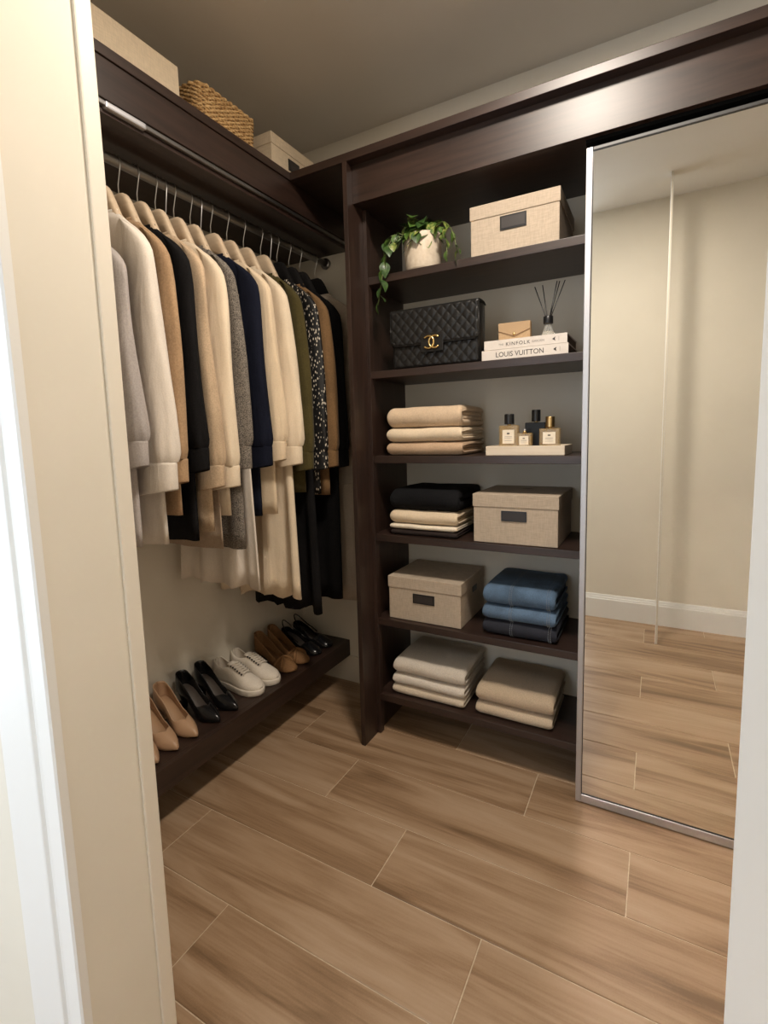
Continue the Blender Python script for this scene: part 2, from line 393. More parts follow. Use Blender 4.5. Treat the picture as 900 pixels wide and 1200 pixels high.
def hanger(Y, kind, label, zc=1.950, x=RX, rz=0):
    h = thing('clothes_hanger', label, 'hanger', (x, Y, zc), rz, 'hangers on the clothes rod')
    link('hanger_body', HMESH[kind], None, h, True)
    k = (round(zc, 3))
    if k not in HK:
        t = tube('hook', hook_path(zc), .0019, M['steel'], None, 6); HK[k] = t.data; bpy.data.objects.remove(t)
    link('hook', HK[k], None, h, True)
    return h

def garment(name, label, cat, Y, mat, hem, cuff=None, seed=0, w=.165, hemw=.17, t=.020, fold=.007, nf=5, ripple=0, zoff=-.008, cmat=None, collar=True, long_sleeve=True, sl=(.054, .031), band=.075, flat_cuff=False, hem_drop=0, rzd=0):
    rnd = random.Random(seed); z0 = hem
    g = thing(name, label, cat, (RX, Y, z0), math.radians(rzd), 'clothes hanging on the rod')
    cmat = cmat or mat; sl = (sl[0]*1.07, sl[1]*.84)
    tab = [(1.772+zoff, w), (1.790+zoff, w*.985), (1.808+zoff, w*.93), (1.830+zoff, w*.76), (1.850+zoff, w*.60), (1.868+zoff, w*.46)]
    zs = []
    n1 = 16
    for i in range(n1): zs.append(hem+(1.75+zoff-hem)*i/n1)
    zs += [1.75+zoff]+[a for a, b in tab]
    N = 56; ph = rnd.uniform(0, 6); ph2 = rnd.uniform(0, 6); R = []
    for z in zs:
        u = max(0, min(1, (1.75+zoff-z)/max(.01, (1.75+zoff-hem))))
        ww = lerp(tab, z) if z > 1.772+zoff else w+(hemw-w)*u
        tt = max(.0155, t*.62)+(t-max(.0155, t*.62))*min(1, u*4) if z <= 1.76+zoff else max(.0155, t*.62)
        A = fold*u**2
        ring = []
        for j in range(N):
            a = 2*PI*j/N; c, s = math.cos(a), math.sin(a)
            px = ww*math.copysign(abs(c)**.75, c); py = tt*math.copysign(abs(s)**.75, s)
            q = px/max(ww, .01)
            dy = A*(math.sin(q*nf+ph)+.5*math.sin(q*nf*2.3+ph2+u*1.5))
            pz = z-z0
            if u > .9: pz += ripple*math.sin(q*nf*1.4+ph2)*(u-.9)*10-hem_drop*abs(q)*(u-.9)*10*0
            ring.append((px+A*.35*math.sin(3*a+ph), py+dy, pz))
        R.append(ring)
    b = loft('body', R, mat, g); solidify(b, .0015)
    if collar:
        R = []
        for k, (dz, sc) in enumerate(((-.006, 1.0), (.002, 1.0), (.007, .97), (.006, .92), (.0, .88))):
            ring = []
            for j in range(32):
                a = 2*PI*j/32; c, s = math.cos(a), math.sin(a)
                ring.append((w*.46*sc*c, max(.0155, t*.62)*(.55+.45*sc)*s*1.1, 1.868+zoff+dz-z0+.004*c*c))
            R.append(ring)
        loft('collar', R, cmat, g)
    if cuff is not None:
        for sx in (1, -1):
            zt = 1.838+zoff; L = zt-cuff; ph3 = rnd.uniform(0, 6); R = []; CR = []
            drift = rnd.uniform(-.020, -.004) if sx > 0 else 0
            lo = 1-band/L
            stations = [(0, .108, .20, .42, .6), (.012, .122, .42, .50, .7), (.030, .136, .58, .56, .75), (.055, .147, .68, .60, .7), (.09, .154, .74, .64, .5), (.14, .158, .77, .68, .28), (.21, .161, .80, .73, .12), (.30, .163, .84, .79, .05), (.40, .165, .89, .86, 0), (.50, .167, .94, .92, 0), (.60, .169, .99, .98, 0), (.70, .171, 1.04, 1.04, 0)]
            stations = [q for q in stations if q[0] < lo-.10]+[(lo-.07, .173, 1.08, 1.10, 0), (lo-.035, .173, 1.08, 1.10, 0), (lo-.012, .173, 1.03, 1.06, 0), (lo, .173, .98, 1.0, 0)]
            NS = 44
            for (s, x, fx, fy, ti) in stations:
                z = zt-L*s-z0; ring = []
                g1_ = max(0, 1-abs(s-(lo-.03))/.07)
                for j in range(NS):
                    a = 2*PI*j/NS; c, sn_ = math.cos(a), math.sin(a)
                    m = 1+.055*g1_*math.sin(a*8+ph3)+.05*min(1, s*5)*math.sin(a*3+s*4+ph3)+.03*math.sin(a*5-s*9+ph3*2)*min(1, s*4)
                    px = sl[0]*fx*math.copysign(abs(c)**.85, c)*m; py = sl[1]*fy*math.copysign(abs(sn_)**.85, sn_)*m
                    ring.append((sx*(x+px), drift*s+py+.005*math.sin(s*6+ph3), z-ti*px))
                R.append(ring)
            loft('sleeve', R, mat, g)
            # cuff band
            for (k, fx) in ((0, .965), (.03, .995), (.10, 1.0), (.5, 1.0), (.95, 1.02), (1.0, 1.0), (1.0, .95), (.6, .92)):
                z = zt-L*lo-band*k-z0; ring = []
                for j in range(NS):
                    a = 2*PI*j/NS; c, sn_ = math.cos(a), math.sin(a)
                    ring.append((sx*(.173+sl[0]*fx*math.copysign(abs(c)**.85, c)), drift*lo+sl[1]*fx*1.02*math.copysign(abs(sn_)**.85, sn_)+.005*math.sin(lo*6+ph3)-.003*k, z+.010*k*c*(0 if flat_cuff else 1)))
                CR.append(ring)
            loft('cuff', CR, cmat, g)
    return g
def cl(r, g_, b): return lin((r, g_, b))
M['c_lilac'] = fabric('lilac_grey_cotton', cl(172, 164, 160))
M['c_white'] = fabric('white_cotton', cl(226, 216, 204), 320, .08)
M['c_tan'] = fabric('tan_wool', cl(170, 140, 108), 200, .2)
M['c_black'] = fabric('black_cloth', (.010, .0095, .010), 200, .25)
M['c_beige'] = fabric('beige_linen_shirt', cl(190, 166, 138), 260, .2)
M['c_cream'] = fabric('cream_cotton', cl(226, 209, 184), 320, .08)
M['c_navy'] = fabric('navy_cloth', cl(24, 27, 40), 220, .2)
M['c_ecru'] = fabric('ecru_cotton', cl(222, 201, 172), 320, .08)
M['c_olive'] = fabric('olive_cloth', cl(74, 66, 36), 220, .2)
M['c_camel'] = fabric('camel_wool', cl(130, 100, 68), 200, .2)
M['c_taupe'] = fabric('taupe_cloth', cl(168, 148, 128), 220, .15)
M['c_stone'] = fabric('stone_cloth', cl(186, 172, 156), 220, .12)
def tweed():
    t = NT('grey_tweed'); co = t.coord((1, 1, 1), True)
    n = t.n('ShaderNodeTexNoise'); n.inputs['Scale'].default_value = 300; n.inputs['Detail'].default_value = 2; t.l(co, n.inputs[0])
    wv = t.n('ShaderNodeTexWave', wave_type='BANDS', bands_direction='Z'); wv.inputs['Scale'].default_value = 60; wv.inputs['Distortion'].default_value = 16; wv.inputs['Detail Scale'].default_value = 3; t.l(co, wv.inputs[0])
    a = t.n('ShaderNodeMath', operation='MULTIPLY'); t.l(n.outputs[0], a.inputs[0]); t.l(wv.outputs[1], a.inputs[1])
    t.l(t.ramp(a.outputs[0], [(.12, cl(66, 61, 56)), (.42, cl(150, 141, 130))]), t.b.inputs['Base Color']); t.b.inputs['Roughness'].default_value = .95
    t.bump(n.outputs[0], .4, .0015); return t.m
M['c_tweed'] = tweed()
def sequin():
    t = NT('black_white_pattern'); co = t.coord((1, 1, .45), True)
    v = t.n('ShaderNodeTexVoronoi'); v.inputs['Scale'].default_value = 120; t.l(co, v.inputs[0])
    t.l(t.ramp(v.outputs['Distance'], [(.22, cl(225, 214, 196)), (.32, cl(14, 13, 13))]), t.b.inputs['Base Color']); t.b.inputs['Roughness'].default_value = .6; return t.m
M['c_pattern'] = sequin()
# wooden hangers, then dark ones towards the back
GD = [  # name, label, category, Y, material, hem, cuff, extras, hanger kind, crest
 ('shirt', 'lilac-grey shirt on a low hanger at the cream wall return end', 'shirt', -.738, 'c_lilac', .955, 1.165, dict(zoff=-.085, sl=(.050, .027)), 'wood', 1.865),
 ('blouse', 'white blouse with wide gathered cuffs beside the lilac-grey shirt', 'blouse', -.662, 'c_white', .945, 1.095, dict(sl=(.066, .035), band=.085), 'wood', 1.95),
 ('sweater', 'tan wool top between the white blouse and a black blouse', 'sweater', -.605, 'c_tan', 1.02, 1.112, dict(sl=(.052, .029)), 'wood', 1.95),
 ('blouse', 'black blouse between the tan top and the beige linen shirt', 'blouse', -.546, 'c_black', .932, 1.140, dict(), 'wood', 1.95),
 ('shirt', 'beige linen shirt between the black blouse and a cream shirt', 'shirt', -.485, 'c_beige', .950, 1.085, dict(sl=(.050, .028)), 'wood', 1.95),
 ('slip_dress', 'sleeveless taupe dress tucked behind the beige linen shirt', 'dress', -.452, 'c_taupe', .885, None, dict(t=.010, fold=.005, w=.150, hemw=.165, collar=False, zoff=-.06), 'wood', 1.885),
 ('shirt', 'cream shirt hanging in front of the grey tweed jacket', 'shirt', -.418, 'c_cream', .990, 1.080, dict(sl=(.056, .033)), 'wood', 1.95),
 ('jacket', 'grey tweed jacket between the cream shirt and the navy blouse', 'jacket', -.354, 'c_tweed', .865, 1.140, dict(sl=(.048, .027), flat_cuff=True), 'wood', 1.95),
 ('dress', 'long ivory dress hanging behind the grey tweed jacket', 'dress', -.315, 'c_white', .715, None, dict(t=.014, w=.150, hemw=.185, fold=.018, nf=9, ripple=.006, collar=False, zoff=-.06), 'wood', 1.885),
 ('blouse', 'navy blouse with banded cuffs beside the grey tweed jacket', 'blouse', -.268, 'c_navy', .965, 1.135, dict(sl=(.056, .033)), 'wood', 1.95),
 ('blouse', 'ecru blouse with gathered cuffs next to the navy blouse', 'blouse', -.194, 'c_ecru', .960, 1.150, dict(sl=(.054, .032)), 'wood', 1.95),
 ('dress', 'long cream dress with full gathered sleeves and rippled hem', 'dress', -.112, 'c_cream', .622, 1.130, dict(sl=(.058, .036), t=.026, hemw=.205, fold=.022, nf=9, ripple=.010), 'wood', 1.95),
 ('jacket', 'olive green jacket behind the long cream dress', 'jacket', -.020, 'c_olive', 1.02, 1.105, dict(sl=(.048, .029)), 'wood', 1.95),
 ('dress', 'long black dress hanging low behind the olive jacket', 'dress', .030, 'c_black', .520, None, dict(t=.018, w=.150, hemw=.20, fold=.022, nf=8, ripple=.010, collar=False, zoff=-.06), 'black', 1.885),
 ('blouse', 'black and white patterned blouse between olive and camel garments', 'blouse', .075, 'c_pattern', 1.00, 1.100, dict(sl=(.046, .026)), 'black', 1.95),
 ('coat', 'camel brown coat between the patterned blouse and a black dress', 'coat', .150, 'c_camel', .99, 1.105, dict(sl=(.050, .031)), 'black', 1.95),
 ('dress', 'long black long-sleeved dress beside the camel coat', 'dress', .222, 'c_black', .508, 1.100, dict(t=.026, hemw=.165, fold=.010), 'black', 1.95),
 ('dress', 'long stone-coloured dress against the back wall', 'dress', .330, 'c_stone', .470, 1.02, dict(t=.020, w=.190, hemw=.225, fold=.005, sl=(.052, .022)), 'black', 1.95),
]
HLAB = {'wood': 'pale wooden hanger carrying the ', 'black': 'black hanger carrying the '}
SHORT = ['lilac-grey shirt', 'white blouse', 'tan wool top', 'black blouse', 'beige linen shirt', 'taupe dress', 'cream shirt', 'grey tweed jacket', 'long ivory dress', 'navy blouse', 'ecru blouse', 'long cream dress', 'olive jacket', 'long sleeveless black dress', 'patterned blouse', 'camel coat', 'long-sleeved black dress', 'stone-coloured dress']
for i, (n, lab, cat, Y, m, hem, cuff, ex, hk_, zc) in enumerate(GD):
    garment(n, lab, cat, Y, M[m], hem, cuff, seed=i*7+3, **ex)
    hanger(Y+.003, hk_, HLAB[hk_]+SHORT[i]+' on the rod', zc)

# ------------------------------------------------------------------ shoes
M['nude'] = plain('nude_leather', lin((180, 146, 116)), .38)
M['nude_in'] = plain('nude_lining', lin((172, 138, 106)), .6)
M['patent'] = plain('black_leather', (.007, .007, .008), .22)
M['black_in'] = plain('grey_lining', lin((74, 66, 60)), .6)
M['tan_l'] = noisy('tan_suede', lin((122, 88, 56)), lin((142, 106, 70)), (300, 300, 300), .75, .2)
M['tan_in'] = plain('tan_lining', lin((140, 104, 70)), .6)
M['sneaker'] = noisy('white_leather', lin((222, 212, 198)), lin((230, 221, 208)), (200, 200, 200), .5, .1)
M['sn_sole'] = plain('white_rubber', lin((226, 217, 204)), .6)
M['sn_in'] = fabric('cream_lining', lin((196, 182, 164)), 300)
def shoe_base(L, hw, sole, top, gap, stations, m_up, m_in, m_sole, root, up_name='upper', thick=.0018, in_end=.9, insole_lift=.003):
    R = []
    for s in stations:
        wv = lerp(hw, s); z = lerp(sole, s); h = lerp(top, s); e = min(1, lerp(gap, s)); ring = []
        x = s*L
        pts = []
        for k in range(8):                     # side from topline down to the feather edge
            u = k/7; a = u*PI/2
            yy = e*wv*.88+(wv-e*wv*.88)*math.sin(a) if e < .98 else wv*(.90+.10*math.sin(a*1.6))
            zz = h*math.cos(a)*(1) if e < .98 else h*(1-u)
            pts.append((yy, z+zz))
        bot = [(wv*.96, z-.002), (wv*.5, z-.003), (0, z-.003)]
        right = pts+bot
        ring = [(x, -y, zz) for y, zz in right]+[(x, y, zz) for y, zz in reversed(right[:-1])]
        R.append(ring)
    o = loft(up_name, R, m_up, root, False); solidify(o, thick, 0)
    # insole
    V = []; Fc = []
    st = [s for s in stations if .01 < s < in_end]
    for s in st:
        wv = lerp(hw, s)*.93; z = lerp(sole, s)+insole_lift
        V += [(s*L, -wv, z), (s*L, 0, z-.001), (s*L, wv, z)]
    for i in range(len(st)-1):
        for j in range(2): Fc.append((i*3+j, i*3+j+1, (i+1)*3+j+1, (i+1)*3+j))
    solidify(fixn(mk('insole', V, Fc, m_in, root, True)), .001)
    # outsole
    V = []; Fc = []; st = [s for s in stations if s > .005]
    for s in st:
        wv = lerp(hw, s)*.97; z = lerp(sole, s)-.0035
        V += [(s*L, -wv, z), (s*L, wv, z)]
    for i in range(len(st)-1): Fc.append((i*2, i*2+1, (i+1)*2+1, (i+1)*2))
    solidify(fixn(mk('sole', V, Fc, m_sole, root)), .0025)
def heel(L, sole, hw, m, root, base=.009, s1=.17, back=.0):
    R = []
    zt = lerp(sole, .08)-.004
    for k, u in enumerate((0, .12, .3, .6, .9, 1)):
        z = zt*(1-u); f = (1-u)**1.8
        xa = .002+(.022-base)*(1-f)*.8; xb = L*s1*f+(xa+base*2)*(1-f); wy = lerp(hw, .08)*.92*f+base*(1-f)
        if u == 0: za = lerp(sole, .0)-.004; zb = lerp(sole, s1)-.004
        else: za = zb = z
        R.append([(xa, -wy*.7, za), (xa, wy*.7, za), (xb*.6+xa*.4, wy, (za+zb)/2), (xb, wy*.9, zb), (xb, -wy*.9, zb), (xb*.6+xa*.4, -wy, (za+zb)/2)])
    loft('heel', R, m, root, True, (True, True), False)
ST = [0, .01, .025, .05, .09, .14, .2, .27, .35, .43, .5, .56, .60, .63, .66, .69, .73, .78, .83, .88, .92, .955, .98, .993, 1]
PHW = [(0, .0004), (.01, .013), (.025, .019), (.05, .024), (.09, .0265), (.2, .0275), (.35, .0255), (.5, .028), (.62, .034), (.72, .0355), (.83, .027), (.92, .0155), (.98, .0065), (1, .0012)]
RHW = [(0, .0004), (.01, .013), (.025, .019), (.05, .024), (.09, .027), (.2, .028), (.35, .027), (.5, .030), (.62, .036), (.75, .039), (.88, .035), (.955, .024), (.99, .011), (1, .004)]
def pump(name, label, cat, loc, rz, mats, hh=.072, HW=PHW, q=.062, group=None, gap=None, kind='pump'):
    r = thing(name, label, cat, loc, rz, group); L = .232
    sole = [(0, hh+.006), (.1, hh+.003), (.2, hh-.002), (.3, hh*.86), (.4, hh*.62), (.5, hh*.36), (.6, hh*.16), (.7, .008), (.85, .006), (1, .010)]
    top = [(0, q), (.05, q*.97), (.12, q*.85), (.25, q*.68), (.4, q*.58), (.55, q*.55), (.63, .036), (.7, .044), (.78, .038), (.88, .027), (.95, .017), (1, .003)]
    gp = gap or [(0, 1), (.58, 1), (.62, .86), (.66, .60), (.69, .30), (.715, 0), (1, 0)]
    shoe_base(L, HW, sole, top, gp, ST, mats[0], mats[1], mats[2], r)
    heel(L, sole, HW, mats[0], r)
    if kind == 'twist':
        for a, b in ((.60, .80), (.80, .62)):
            P = []
            for k in range(15):
                u = k/14; y = (-1+2*u); s = a+(b-a)*u; wv = lerp(HW, s)
                P.append((s*L, y*wv*1.02, lerp(sole, s)+.004+lerp(top, s)*1.0*math.sqrt(max(0, 1-y*y))))
            t = tube('vamp_strap', P, [.004+.0045*abs(math.cos(PI*k/14)) for k in range(15)], mats[0], r, 8)
    if kind == 'sling':
        P = []
        for k in range(25):
            a = PI*k/24; P.append((.085-.083*math.sin(a), .030*math.cos(a), hh+.012+.060*math.sin(a)**1.5))
        tube('sling_strap', [(.12, .029, hh-.006)]+P+[(.12, -.029, hh-.006)], .0028, mats[0], r, 8)
    return r
nude = (M['nude'], M['nude_in'], M['nude']); blk = (M['patent'], M['black_in'], M['patent']); tanm = (M['tan_l'], M['tan_in'], M['tan_l'])
HX = -.585
p0 = pump('high_heel_pump', 'nude pointed pump nearest the cream wall return, mostly hidden', 'shoe', (HX, -.622, ZS+.001), math.radians(-6), nude, group='nude pumps on the shoe shelf')
dup(p0, (HX, -.548, ZS+.001), math.radians(-6), 'nude pointed pump in the middle of the three nude ones', 'nude pumps on the shoe shelf')
dup(p0, (HX, -.468, ZS+.001), math.radians(-6), 'nude pointed pump next to the black pumps', 'nude pumps on the shoe shelf')
p1 = pump('high_heel_pump', 'black pointed pump next to the nude pumps', 'shoe', (HX, -.372, ZS+.001), math.radians(-5), blk, group='black pumps on the shoe shelf')
dup(p1, (HX, -.285, ZS+.001), math.radians(-5), 'black pointed pump next to the white sneakers', 'black pumps on the shoe shelf')
RG = [(0, 1), (.50, 1), (.55, .9), (.60, .70), (.64, .40), (.67, 0), (1, 0)]
p2 = pump('heeled_sandal', 'tan suede heel with crossed vamp next to the white sneakers', 'shoe', (HX, .048, ZS+.001), math.radians(-3), tanm, .058, RHW, .075, 'tan heels on the shoe shelf', RG, 'twist')
dup(p2, (HX, .136, ZS+.001), math.radians(-3), 'tan suede heel with crossed vamp next to the black slingbacks', 'tan heels on the shoe shelf')
p3 = pump('slingback_heel', 'black slingback heel next to the tan suede heels', 'shoe', (HX, .232, ZS+.001), math.radians(-3), blk, .055, RHW, .030, 'black slingbacks on the shoe shelf', RG, 'sling')
dup(p3, (HX, .322, ZS+.001), math.radians(-3), 'black slingback heel nearest the back wall', 'black slingbacks on the shoe shelf')
def sneaker(label, loc, rz):
    r = thing('sneaker', label, 'shoe', loc, rz, 'white sneakers on the shoe shelf'); L = .262
    hw = [(0, .006), (.01, .016), (.03, .025), (.07, .031), (.15, .0345), (.3, .034), (.45, .036), (.6, .0425), (.75, .0455), (.88, .040), (.955, .027), (.99, .014), (1, .007)]
    # rubber sole, wall height 26 mm
    N = 40; out = []
    ss_ = [i/(N-1) for i in range(N)]
    ss_ = [.5-.5*math.cos(PI*s) for s in ss_]
    out = [(s*L, -lerp(hw, s)) for s in ss_]+[(s*L, lerp(hw, s)) for s in reversed(ss_)]
    cx = L/2
    def ringz(z, f): return [(cx+(x-cx)*f, y*f*1.03, z) for x, y in out]
    loft('sole', [ringz(0, .965), ringz(.003, .99), ringz(.010, 1.01), ringz(.020, 1.01), ringz(.026, 1.0), ringz(.026, .9)], M['sn_sole'], r, True, (True, True), True)
    sole = [(0, .026), (1, .026)]
    top = [(0, .076), (.05, .076), (.12, .064), (.22, .055), (.32, .060), (.40, .068), (.46, .068), (.6, .053), (.74, .040), (.86, .032), (.95, .024), (1, .008)]
    gap = [(0, 1), (.06, 1), (.32, .96), (.38, .80), (.42, .45), (.45, 0), (1, 0)]
    R = []
    for s in ST:
        wv = lerp(hw, s)*.96; h = lerp(top, s); e = lerp(gap, s); pts = []
        for k in range(9):
            a = k/8*PI/2
            yy = e*wv*.72+(wv-e*wv*.72)*math.sin(a)**.8; pts.append((yy, .024+h*math.cos(a)**.9 if k < 8 else .024))
        ring = [(s*L*.985+.002, -y, z) for y, z in pts]+[(s*L*.985+.002, y, z) for y, z in reversed(pts)]
        R.append(ring)
    solidify(loft('upper', R, M['sneaker'], r, False), .0035, -1)
    V = []; Fc = []; st = [s for s in ST if .01 < s < .6]
    for s in st: V += [(s*L, -lerp(hw, s)*.9, .032), (s*L, lerp(hw, s)*.9, .032)]
    for i in range(len(st)-1): Fc.append((i*2, i*2+1, (i+1)*2+1, (i+1)*2))
    mk('insole', V, Fc, M['sn_in'], r)
    # tongue, laces, eyelets
    P = [[(s*L, y*.020, .024+lerp(top, s)+.001-.004*y*y+ex) for y in (-1, -.6, -.2, .2, .6, 1)] for s, ex in ((.34, .016), (.38, .012), (.43, .006), (.50, .003), (.58, .001), (.66, 0))]
    solidify(loft('tongue', P, M['sneaker'], r, False), .004)
    for k in range(6):
        s = .435+k*.046; z = .024+lerp(top, s)
        for (sa, sb) in ((s, s+.035), (s+.035, s)):
            pts = []
            for q in range(7):
                y = -1+2*q/6; sq = sa+(sb-sa)*q/6; zz = .024+lerp(top, sq)
                pts.append((sq*L, y*.0205, zz+.0115-.0055*y*y))
            tube('lace', pts, .0020, M['sn_sole'], r, 6)
        for y in (-.0205, .0205):
            lathe('eyelet', [(.0001, .0), (.0034, .0), (.0034, .0058), (.0001, .0060)], M['black'], r, 10, (s*L, y, .024+lerp(top, s)+.001))
    box('heel_tab', -.0015, .004, -.011, .011, .045, .096, M['sneaker'], r, .0015)
    return r
sn = sneaker('white leather sneaker next to the black pumps', (-.612, -.168, ZS+.001), math.radians(-2))
dup(sn, (-.612, -.072, ZS+.001), math.radians(-2), 'white leather sneaker next to the tan suede heels', 'white sneakers on the shoe shelf')

# ------------------------------------------------------------------ linen storage boxes
def storage_box(label, x0, x1, y0, y1, z0, z1, lid_h, plate, group, rz=0, side_plate=None, front='y', name='storage_box', mat=None):
    """plate: (x centre offset from the middle, z centre above base, w, h) on the front face"""
    mat = mat or M['linen_box']
    W, D, H = x1-x0, y1-y0, z1-z0
    r = thing(name, label, 'box', ((x0+x1)/2, (y0+y1)/2, z0), rz, group)
    box('box_body', -W/2+.003, W/2-.003, -D/2+.003, D/2-.003, .001, H-.004, mat, r, .002)
    lid = box('lid', -W/2, W/2, -D/2, D/2, H-lid_h, H, mat, r, .0025) if lid_h > .01 else None
    if plate:
        cx, cz, pw, ph = plate
        def frame(nm, axis):
            if axis == 'y':
                a = boxes(nm, [(cx-pw/2, cx+pw/2, -D/2-.0005, -D/2+.003, cz-ph/2, cz+ph/2)], M['black'], r, .0008)
                box('label_card', cx-pw/2+.005, cx+pw/2-.005, -D/2-.0012, -D/2-.0003, cz-ph/2+.005, cz+ph/2-.005, M['label_plate'], a)
            else:
                a = boxes(nm, [(W/2-.003, W/2+.0005, cx-pw/2, cx+pw/2, cz-ph/2, cz+ph/2)], M['black'], r, .0008)
                box('label_card', W/2+.0003, W/2+.0012, cx-pw/2+.005, cx+pw/2-.005, cz-ph/2+.005, cz+ph/2-.005, M['label_plate'], a)
        frame('label_holder', front)
    if side_plate:
        y, z, ww, hh = side_plate
        box('side_tab', W/2-.004, W/2-.001, y-ww/2, y+ww/2, z-hh/2, z+hh/2, M['black'], r, .0005)
    return r, lid
e = .0008
storage_box('beige linen storage box with dark label on the top shelf beside the plant', .428, .722, .118, .402, SH[0]+e, SH[0]+.163, .044, (-.0005, .090, .086, .044), 'linen storage boxes on the wardrobe shelves')
b4, lid4 = storage_box('beige linen storage box with dark label beside the black folded sweater', .432, .729, .116, .410, SH[3]+e, SH[3]+.176, .046, (-.001, .100, .088, .036), 'linen storage boxes on the wardrobe shelves')
b5, _ = storage_box('beige linen storage box with dark label beside the folded jeans', .070, .381, .128, .412, SH[4]+e, SH[4]+.176, .046, (.000, .095, .092, .038), 'linen storage boxes on the wardrobe shelves', 0, (.02, .120, .05, .03))
# small emblem on the lid of the box in the fourth bay
V = [(.0, -.010, .1765), (.022, .0, .1765), (0, .010, .1765), (-.022, 0, .1765), (0, -.010, .1745), (.022, 0, .1745), (0, .010, .1745), (-.022, 0, .1745)]
mk('emblem', [(x+.005, y+.05, z-e) for x, y, z in V], [(0, 1, 2, 3), (0, 4, 5, 1), (1, 5, 6, 2), (2, 6, 7, 3), (3, 7, 4, 0)], plain('lid_emblem', lin((112, 98, 84)), .7), b4)
M['big_box'] = linen('cream_linen', lin((206, 188, 162)), .1)
bb, _ = storage_box('long plain cream box lying on the overhead shelf', -.575, -.275, STY1+.02, -.445, ZT+e, 2.345, .001, None, None, mat=M['big_box'], name='long_box')
storage_box('small cream lidded box with dark label beside the wicker basket', -.560, -.280, -.040, .222, ZT+e, 2.366, .040, (-.000, .066, .066, .042), None, front='x', mat=M['big_box'])

# ------------------------------------------------------------------ wicker basket
wk = noisy('water_hyacinth', lin((150, 112, 68)), lin((214, 180, 128)), (70, 70, 200), .75, .4, 4, .003)
bk = thing('wicker_basket', 'woven honey-coloured wicker basket on the overhead shelf', 'basket', (-.395, -.243, ZT+.001))
def rrect(hx, hy, r, n):
    """points evenly along a rounded rectangle with outward normals"""
    seg = [((hx-r, -hy), (1, 0)), ]
    per = 2*(2*hx-2*r)+2*(2*hy-2*r)+2*PI*r; out = []
    for i in range(n):
        d = per*i/n
        L = [2*hy-2*r, PI*r/2, 2*hx-2*r, PI*r/2]*2
        k = 0
        while d > L[k]: d -= L[k]; k += 1
        if k == 0: p = (hx, -hy+r+d); nn = (1, 0)
        elif k == 1: a = d/r; p = (hx-r+r*math.cos(a), hy-r+r*math.sin(a)); nn = (math.cos(a), math.sin(a))
        elif k == 2: p = (hx-r-d, hy); nn = (0, 1)
        elif k == 3: a = PI/2+d/r; p = (-hx+r+r*math.cos(a), hy-r+r*math.sin(a)); nn = (math.cos(a), math.sin(a))
        elif k == 4: p = (-hx, hy-r-d); nn = (-1, 0)
        elif k == 5: a = PI+d/r; p = (-hx+r+r*math.cos(a), -hy+r+r*math.sin(a)); nn = (math.cos(a), math.sin(a))
        elif k == 6: p = (-hx+r+d, -hy); nn = (0, -1)
        else: a = 1.5*PI+d/r; p = (hx-r+r*math.cos(a), -hy+r+r*math.sin(a)); nn = (math.cos(a), math.sin(a))
        out.append((p, nn))
    return out
HB = .130; rows = 21; NP = 216
for k in range(rows):
    z = .006+(HB-.010)*k/(rows-1); fl_ = 1-.05*(1-k/(rows-1)); path = []
    for i, ((x, y), (nx, ny)) in enumerate(rrect(.112*fl_, .128*fl_, .032, NP)):
        o_ = .0034*math.cos(2*PI*i/6+(PI if k % 2 else 0)); path.append((x+nx*o_, y+ny*o_, z+.0012*math.sin(i*1.3+k)))
    V, Fc = ring_tube(path, (.0038 if k < rows-1 else .0062), 6); mk('weave_row', V, Fc, wk, bk, True)
V, Fc = [], []
for i, ((x, y), (nx, ny)) in enumerate(rrect(.111, .127, .032, NP//6)):
    q = len(V); t_ = .003
    V += [(x*.95-t_, y*.95-t_, .002), (x*.95+t_, y*.95-t_, .002), (x*.95+t_, y*.95+t_, .002), (x*.95-t_, y*.95+t_, .002), (x-t_, y-t_, HB), (x+t_, y-t_, HB), (x+t_, y+t_, HB), (x-t_, y+t_, HB)]
    Fc += [(q, q+1, q+5, q+4), (q+1, q+2, q+6, q+5), (q+2, q+3, q+7, q+6), (q+3, q, q+4, q+7)]
mk('stakes', V, Fc, wk, bk)
box('base', -.104, .104, -.120, .120, 0, .006, wk, bk)

# ------------------------------------------------------------------ potted trailing plant
pp = thing('potted_plant', 'trailing green pothos in a pale ceramic pot on the top shelf', 'plant', (.226, .182, SH[0]+.001))
potm = noisy('speckled_ceramic', lin((206, 190, 168)), lin((222, 208, 188)), (60, 60, 60), .5, .05)
pot = lathe('pot', [(.0001, 0), (.050, 0), (.060, .003), (.064, .012), (.069, .06), (.0715, .124), (.0705, .128), (.067, .127), (.064, .10), (.0001, .10)], potm, pp, 48)
lathe('soil', [(.0001, .108), (.0655, .106), (.0001, .1045)], noisy('potting_soil', (.012, .008, .005), (.04, .028, .018), (120, 120, 120), .95, .6), pp, 32)
def leaf_mesh(L, W, droop):
    n = 8; V = []; Fc = []
    for i in range(n+1):
        s = i/n; wv = W*(math.sin(PI*min(1, s*1.02))**.75)*(1.18-.55*s) if 0 < s < 1 else 0
        x = s*L-(.12*L*(0 if s > .15 else (1-s/.15)) if i else 0)*0
        for q in (-1, -.5, 0, .5, 1):
            back = -.14*L*abs(q)*max(0, 1-s*4)
            V.append((x+back, q*wv, -droop*L*s*s+.22*abs(q)*wv))
    for i in range(n):
        for j in range(4): Fc.append((i*5+j, i*5+j+1, (i+1)*5+j+1, (i+1)*5+j))
    me = bpy.data.meshes.new('leaf'); me.from_pydata(V, [], Fc); me.update(); me.polygons.foreach_set('use_smooth', [True]*len(me.polygons)); return me
